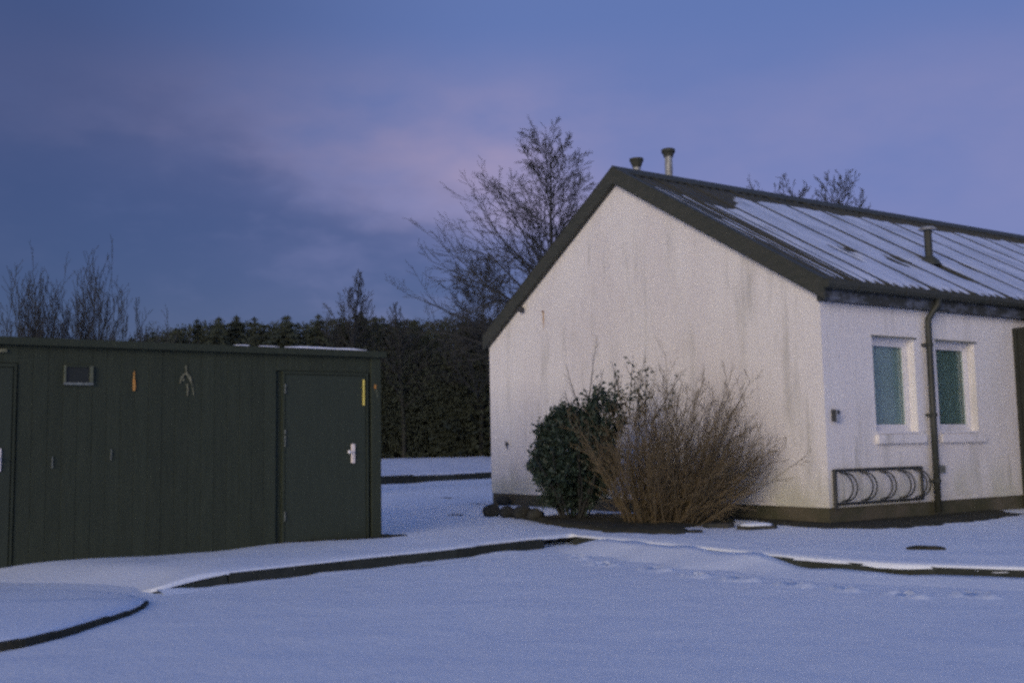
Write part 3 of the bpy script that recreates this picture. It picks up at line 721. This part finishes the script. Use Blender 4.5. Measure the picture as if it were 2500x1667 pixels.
# flat slabs of stone half buried in snow, right of the bushes
def slab_stone(x, y, w_, d_, h, rz, lb, snow=True):
    o = empty('flat_stone', (x, y, pave_z(x, y)-.02), rz); tag(o, lb, 'stone', 'flat stones in the snow by the gable')
    out = [(-w_, -.3*d_), (-.55*w_, -d_), (.1*w_, -.85*d_), (.7*w_, -.95*d_), (w_, -.1*d_), (.7*w_, .9*d_), (-.2*w_, d_), (-.8*w_, .7*d_)]
    MB().prism(out, 2, 0, h).build('slab', M['stone'], o)
    if snow:
        b_ = MB(); n_ = len(out)
        for (k, z) in ((.80, h+.001), (.78, h+.015), (.6, h+.03), (.3, h+.036), (.02, h+.036)): b_.v += [(p[0]*k, p[1]*k+.02, z) for p in out]
        b_.f = [(l*n_+i, l*n_+(i+1) % n_, (l+1)*n_+(i+1) % n_, (l+1)*n_+i) for l in range(4) for i in range(n_)]
        b_.build('snow_cap', M['snow'], o, smooth=True)
slab_stone(3.02, 13.42, .27, .16, .055, .15, 'snow capped flat stone lying right of the brown bush')
slab_stone(2.62, 13.75, .20, .14, .07, -.4, 'low flat stone between the brown bush and the snow capped slab', False)
slab_stone(2.18, 13.02, .10, .07, .05, .5, 'small dark stone in the snow just right of the soil bed', False)
o = rock(33.3, .16, .25).build('snow_clod', M['soil'], smooth=True, loc=(4.0, 10.48, pave_z(4.0, 10.48)+.004)); o.scale = (1.2, .6, .7); o.rotation_euler = (0, 0, -.2)
tag(o, 'dark clod of bare earth showing through the snow right of centre', 'clod')

for (x, y, lb) in ((-.95, 17.2, 'small dark tuft poking through the snow between shed and house'), (-.75, 20.5, 'faint dark tuft in the snow left of the house corner'), (-1.5, 23.5, 'farthest dark tuft in the snow left of the house')):
    b_ = MB(); rg = random.Random(x)
    for i in range(40):
        p = Vector((rg.gauss(0, .09), rg.gauss(0, .05), -.01)); d = Vector((rg.gauss(0, .6), rg.gauss(0, .6), 1)).normalized()*rg.uniform(.03, .075); sd_ = Vector((.006, .003, 0))
        b_.tri(p-sd_, p+sd_, p+d)
    o = b_.build('grass_tuft', M['soil'], loc=(x, y, pave_z(x, y))); tag(o, lb, 'grass', 'tufts in the snow')
# ------------------------------------------------------------------ plants
def rv(rg, s_): return Vector((rg.gauss(0, s_), rg.gauss(0, s_), rg.gauss(0, s_)))
def grow(rg, p, d, length, r0, nseg, wander, lift, tip=.25):
    pts = [p.copy()]; rad = [r0]; d = d.normalized(); st = length/nseg
    for i in range(nseg):
        d = (d + rv(rg, wander) + Vector((0, 0, lift))).normalized(); p = p + d*st
        pts.append(p.copy()); rad.append(r0*(1-(1-tip)*(i+1)/nseg))
    return pts, rad, d
def at(pts, rad, t):
    f_ = t*(len(pts)-1); i = min(int(f_), len(pts)-2); k = f_-i
    return pts[i].lerp(pts[i+1], k), rad[i]*(1-k)+rad[i+1]*k, (pts[i+1]-pts[i]).normalized()
def side_dir(rg, d, spread):
    a = d.orthogonal().normalized(); b = d.cross(a); t = rg.uniform(0, 2*math.pi)
    return (d*math.cos(spread) + (a*math.cos(t)+b*math.sin(t))*math.sin(spread)).normalized()
def twigs(mb, rg, pts, rad, n, length, r, spread, lift, levels, t0=.2, minr=.004):
    for i in range(n):
        t = t0 + (1-t0)*(i+rg.random())/n
        p, rr, d = at(pts, rad, min(.99, t))
        dd = side_dir(rg, d, spread*rg.uniform(.7, 1.25)); L_ = length*(1.15-.6*t)*rg.uniform(.6, 1.25)
        q_, qr, _ = grow(rg, p, dd, L_, max(minr, min(r, rr*.7)), 4 if levels else 3, .10, lift, .3)
        mb.tube(q_, [max(minr, v) for v in qr], 3, False)
        if levels: twigs(mb, rg, q_, qr, max(3, int(n*.55)), L_*.45, r*.6, spread, lift, levels-1, .15, minr)
def bare_tree(name, base, h, r0, nb, label, seed, first=.18, blen=.42, angle=1.0, lift=.07, lean=(0, 0), topang=.3, tf=.93, levels=2, ntw=9, minr=.007, group=None, side_bias=None):
    rg = random.Random(seed); o = empty(name, base); tag(o, label, 'tree', group)
    pts, rad, _ = grow(rg, Vector((0, 0, -.3)), Vector((lean[0], lean[1], 1)), h+.3, r0, 14, .02, .03, .06)
    MB().tube(pts, rad, 8).build('trunk', M['bark'], o, smooth=True)
    mb = MB()
    for i in range(nb):
        t = first + (.985-first)*(i+rg.random()*.8)/nb
        p, rr, d = at(pts, rad, t); th = i*2.4 + rg.uniform(-.4, .4)
        sp = angle*(1.03-topang*t)*rg.uniform(.85, 1.15)
        dd = Vector((math.cos(th)*math.sin(sp), math.sin(th)*math.sin(sp), math.cos(sp)))
        L_ = h*blen*(1.0-tf*((t-first)/(1-first))**1.1)*rg.uniform(.75, 1.15)
        if side_bias: L_ *= 1 + side_bias*math.cos(th)
        q_, qr, _ = grow(rg, p, dd, L_, max(minr, rr*.50), 8, .07, lift, .15)
        mb.tube(q_, [max(minr, v) for v in qr], 4, False)
        twigs(mb, rg, q_, qr, ntw, L_*.42, rr*.3, .65, lift*.8, levels-1, .15, minr)
    mb.build('crown', M['twig'], o)
    return o
bare_tree('bare_tree', (.95, 32, .2), 10.35, .15, 58, 'tall bare tree with a straight trunk rising behind the gable', 3, first=.33, blen=.47, angle=.98, lift=.012, topang=.16, tf=.80, ntw=12, minr=.0066, side_bias=-.12)
bare_tree('bare_tree', (-1.55, 50.2, .8), 9.0, .13, 60, 'lower bushy bare tree left of the gable, below the tall tree', 8, first=.25, blen=.44, angle=1.1, lift=.04, tf=.6, ntw=11, minr=.0095)
bare_tree('bare_tree', (-7.55, 50.2, .8), 9.2, .16, 34, 'small bare tree rising alone above the dark wood', 12, first=.35, blen=.34, angle=.80, lift=.09, ntw=9, minr=.010)
bare_tree('bare_tree', (-5.2, 50.2, .8), 7.4, .12, 30, 'short rounded bare tree beside the small one above the wood', 15, first=.35, blen=.36, angle=.9, lift=.09, ntw=9, minr=.010)
bare_tree('bare_tree', (10.2, 32, .2), 8.95, .11, 34, 'bare tree top showing highest above the snowy roof ridge', 21, first=.55, blen=.22, angle=.9, lift=.07, tf=.55, ntw=9, minr=.008)
bare_tree('bare_tree', (9.0, 32.5, .2), 8.75, .09, 28, 'bare tree top above the ridge, left of the highest one', 22, first=.6, blen=.20, angle=.9, lift=.07, tf=.5, ntw=8, minr=.008)
bare_tree('bare_tree', (7.9, 33, .2), 9.2, .06, 18, 'thin leftmost bare tree top above the roof ridge', 25, first=.65, blen=.14, angle=.8, lift=.07, tf=.5, ntw=6, minr=.006)
def willow(base, h, w_, n, seed, label):
    rg = random.Random(seed); o = empty('willow_thicket', base); tag(o, label, 'tree', 'bare willows behind the shed')
    mb = MB(); tw = MB()
    for i in range(n):
        a = rg.uniform(0, 2*math.pi); rr = abs(rg.gauss(0, .5))*w_; p = Vector((math.cos(a)*rr*.5, math.sin(a)*rr*.35, 0))
        d = Vector((math.cos(a)*rr*.16/w_*1.6, math.sin(a)*rr*.1, 1)); L_ = h*rg.uniform(.55, 1.05)*(1-.18*rr/w_)
        pts, rad, _ = grow(rg, p, d, L_, rg.uniform(.010, .022), 9, .035, .03, .2); mb.tube(pts, [max(.006, v) for v in rad], 3, False)
        twigs(tw, rg, pts, rad, 9, L_*.26, .009, .42, .08, 1, .3, .0045)
    mb.build('stems', M['bark'], o); tw.build('crown', M['twig'], o)
willow((-10.0, 22.0, .1), 4.7, 1.5, 76, 31, 'leftmost bare willow thicket rising behind the shed')
willow((-8.95, 22.3, .1), 4.9, 1.2, 64, 32, 'tallest bare willow thicket in the middle behind the shed')
willow((-7.9, 22.6, .1), 4.0, 1.1, 54, 33, 'lower bare willow thicket at the right behind the shed')

# brown twiggy bush in front of the gable
rg = random.Random(77)
bb = empty('brown_bush', (1.95, 14.35, .12)); tag(bb, 'leafless brown twiggy bush fanning out in front of the white gable', 'bush')
mb = MB(); tw = MB()
for i in range(185):
    a = rg.uniform(0, 2*math.pi); rr = math.sqrt(rg.random()); p = Vector((math.cos(a)*rr*.50, math.sin(a)*rr*.40, -.02))
    out_ = rr*rg.uniform(.5, 1.25)
    tilt = Vector((math.cos(a)*out_*.50 + .03, math.sin(a)*out_*.5, 1)) + Vector((rg.gauss(0, .16), rg.gauss(0, .12), 0)); L_ = rg.uniform(1.0, 2.2)*(1.10 if rg.random() < .15 else 1)
    if rg.random() < .12: tilt = Vector((rg.uniform(.7, 1.25), rg.uniform(-.5, .2), 1)); L_ = rg.uniform(1.1, 1.75)
    if math.cos(a) < -.3: L_ *= .86
    pts, rad, _ = grow(rg, p, tilt, L_, rg.uniform(.006, .013), 9, .075, .012, .25)
    (mb).tube(pts, [max(.0032, v) for v in rad], 3, False)
    twigs(tw, rg, pts, rad, 8, .42, .005, .55, .05, 1, .12, .0024)
for i in range(48):
    p = Vector((rg.uniform(.0, .5), rg.uniform(-.35, .2), -.02)); tilt = Vector((rg.uniform(.5, 1.5), rg.uniform(-.5, .2), 1)); L_ = rg.uniform(.8, 1.75)
    pts, rad, _ = grow(rg, p, tilt, L_, rg.uniform(.005, .011), 9, .06, .02, .25); mb.tube(pts, [max(.003, v) for v in rad], 3, False)
    twigs(tw, rg, pts, rad, 8, .36, .0045, .6, .06, 1, .15, .0024)
mb.build('stems', M['bstem'], bb); tw.build('twigs', M['bstem'], bb)

# evergreen bush: leaves on short shoots over a lumpy crown
rg = random.Random(99)
eb = empty('evergreen_bush', (.86, 15.55, .12)); tag(eb, 'dense dark green evergreen bush at the left of the brown bush', 'bush')
lf = MB(); stm = MB()
def leaf(b_, p, d, n_, L_, w_):
    d = d.normalized(); s_ = d.cross(n_); s_ = s_.normalized() if s_.length > 1e-4 else d.orthogonal(); u_ = s_.cross(d)
    a = p; m1 = p + d*L_*.5 + s_*w_ + u_*w_*.35; m2 = p + d*L_*.5 - s_*w_ + u_*w_*.35; t = p + d*L_ - u_*L_*.12; k = len(b_.v)
    mid = p + d*L_*.5
    b_.v += [tuple(a), tuple(m1), tuple(t), tuple(m2), tuple(mid)]; b_.f += [(k, k+1, k+4), (k+1, k+2, k+4), (k+2, k+3, k+4), (k+3, k, k+4)]
def shoot(p, d, L_, nl, r=.005, ll=.078, nseg=4):
    pts, rad, _ = grow(rg, p, d, L_, r, nseg, .10, .04, .4); stm.tube(pts, rad, 3, False)
    for i in range(nl):
        t = (i+.5)/nl; q_, rr, dd = at(pts, rad, t); leaf(lf, q_, side_dir(rg, dd, rg.uniform(.6, 1.2)), rv(rg, 1), ll*rg.uniform(.7, 1.2), ll*.26)
for i in range(26):
    a = rg.uniform(0, 6.28); pts, rad, _ = grow(rg, Vector((math.cos(a)*.12, math.sin(a)*.12, -.05)), Vector((math.cos(a)*.55, math.sin(a)*.5, 1)), rg.uniform(.8, 1.35), .016, 6, .08, 0, .4); stm.tube(pts, rad, 4, False)
for i in range(2100):
    d = rv(rg, 1).normalized(); rr = rg.uniform(.55, 1.0)**.6
    c = Vector((0, 0, .90)); lump = 1 + .42*noise.noise(d*2.2+Vector((3, 1, 5)))
    p = c + Vector((d.x*.60, d.y*.52, d.z*.72))*rr*lump
    if p.z < .16: continue
    shoot(p - d*.10, d*.7 + Vector((0, 0, .45)) + rv(rg, .25), rg.uniform(.12, .24), 9)
for i in range(170):   # the second, taller lobe towards the right
    d = rv(rg, 1).normalized(); p = Vector((.42, .0, 1.45)) + Vector((d.x*.30, d.y*.30, d.z*.38))*rg.uniform(.5, 1)
    shoot(p, d*.6 + Vector((0, 0, .6)), rg.uniform(.12, .25), 8)
for (x, z, L_, lx, nl) in ((.25, 1.5, 1.25, .02, 5), (.16, 1.45, .85, -.32, 4), (.30, 1.5, .75, .30, 6), (.85, 1.4, 1.05, .05, 26), (.92, 1.35, 1.15, .22, 26), (.80, 1.4, .95, -.25, 22), (1.05, 1.35, .95, .35, 22), (.98, 1.3, .85, .1, 22), (1.15, 1.4, 1.0, .55, 12), (.7, 1.4, .8, -.1, 20), (.6, 1.4, .7, .12, 20), (.05, 1.45, .5, -.4, 4)):
    p = Vector((x, rg.uniform(-.1, .1), z)); pts, rad, _ = grow(rg, p, Vector((lx, 0, 1)), L_, .010, 7, .05, .03, .25); stm.tube(pts, rad, 4, False)
    for k in range(7):
        t = .2+.75*k/7; q_, rr, dd = at(pts, rad, t); shoot(q_, side_dir(rg, dd, .7), rg.uniform(.12, .32)*(1.1-t*.6), max(0, int(nl*.34*(1.1-t))), .004)
lf.build('foliage', M['leaf'], eb); stm.build('branches', M['twig'], eb)

# ------------------------------------------------------------------ wood behind
def conifer(seed):
    rg = random.Random(seed); b_ = MB(); n_ = 26
    for i in range(n_):
        t = i/(n_-1); z = .06 + .93*t; rad = .22*(1-t)**.62 + .008; k = 9 if t < .8 else 6
        for j in range(k):
            a = 2*math.pi*(j+rg.random())/k + i; r_ = rad*rg.uniform(.7, 1.2); ca, sa = math.cos(a), math.sin(a); dz = -.07*r_/.24 - .01
            tip = Vector((ca*r_, sa*r_, z+dz+rg.uniform(-.01, .015))); root = Vector((0, 0, z+.012)); sd_ = Vector((-sa, ca, 0))
            for q_ in range(3):
                t0_, t1_ = q_/3, (q_+1.25)/3; p0 = root.lerp(tip, t0_); p1 = root.lerp(tip, min(1, t1_)); w_ = .028*(1-.2*q_)
                b_.tri(p0, p1 + sd_*w_ - Vector((0, 0, .015)), p1 + Vector((0, 0, .004))); b_.tri(p0, p1 + Vector((0, 0, .004)), p1 - sd_*w_ - Vector((0, 0, .015)))
    b_.tri((-.004, 0, .96), (.004, 0, .96), (0, 0, 1.02)); b_.tri((0, -.004, .96), (0, .004, .96), (0, 0, 1.02))
    return b_.mesh('crown', M['conifer'])
cm = [conifer(s_) for s_ in (1, 2, 3, 4)]; tm = MB().tube([(0, 0, -.05), (0, 0, .5), (0, 0, .98)], [.016, .010, .002], 6).mesh('trunk', M['bark'])
rg = random.Random(4)
def skyline(x, y):   # wanted height of the tree tops over the ground
    ax = x/y
    e_ = .1275 + .006*ns(ax*9, .5) + .004*ns(ax*31, 1.5)
    if ax < -.30: e_ -= .028*sstep(-.30, -.40, ax)
    return CAM_Z + e_*y - bank_z(x, y-far_y(x)) if True else 7
x = -33.
while x < 22:
    for row, y0_ in enumerate((52.5, 55, 58.5, 62, 66)):
        y = y0_ + rg.uniform(-1.6, 1.6); xx = x + rg.uniform(-.8, .8) + row*.4; zb_ = bank_z(xx, y-far_y(xx))
        h = skyline(xx, y)*rg.uniform(.88, 1.03)
        o = empty('conifer_tree', (xx, y, zb_)); tag(o, 'dark conifer crowded in the wood behind the shed and the house', 'tree', 'conifers of the dark wood')
        wsc = h*rg.uniform(1.25, 1.7)
        put('crown', cm[rg.randrange(4)], o, scl=(wsc, wsc, h), rot=(0, 0, rg.uniform(0, 6.3))); put('trunk', tm, o, scl=(h, h, h))
    x += 1.25
# dense scrub at the foot of the wood
mb = MB(); rg = random.Random(6)
for i in range(210000):
    x = rg.uniform(-34, 20); y = rg.uniform(49.3, 53.5) ; top = 5.0 + 1.6*ns(x*.5, y*.5, 1) + (y-49.3)*.25
    z = bank_z(x, y-far_y(x)) + top*rg.random()**.8; d = rv(rg, 1).normalized(); s_ = side_dir(rg, d, 1.57); L_ = rg.uniform(.06, .16)
    p = Vector((x, y, z)); mb.tri(p, p + d*L_ + s_*.035, p + d*L_ - s_*.035)
for i in range(90000):
    x = rg.uniform(-36, 20); y = rg.uniform(56, 66); z = bank_z(x, y-far_y(x)) + skyline(x, y)*min(.97, rg.uniform(.45, .96)+.05*ns(x*1.3, y*.4))
    d = rv(rg, 1).normalized(); s_ = side_dir(rg, d, 1.57); L_ = rg.uniform(.12, .28); p = Vector((x, y, z)); mb.tri(p, p + d*L_ + s_*.06, p + d*L_ - s_*.06)
sc = mb.build('scrub', M['scrub']); tag(sc, 'dense dark scrub at the foot of the wood', 'scrub', kind='stuff')
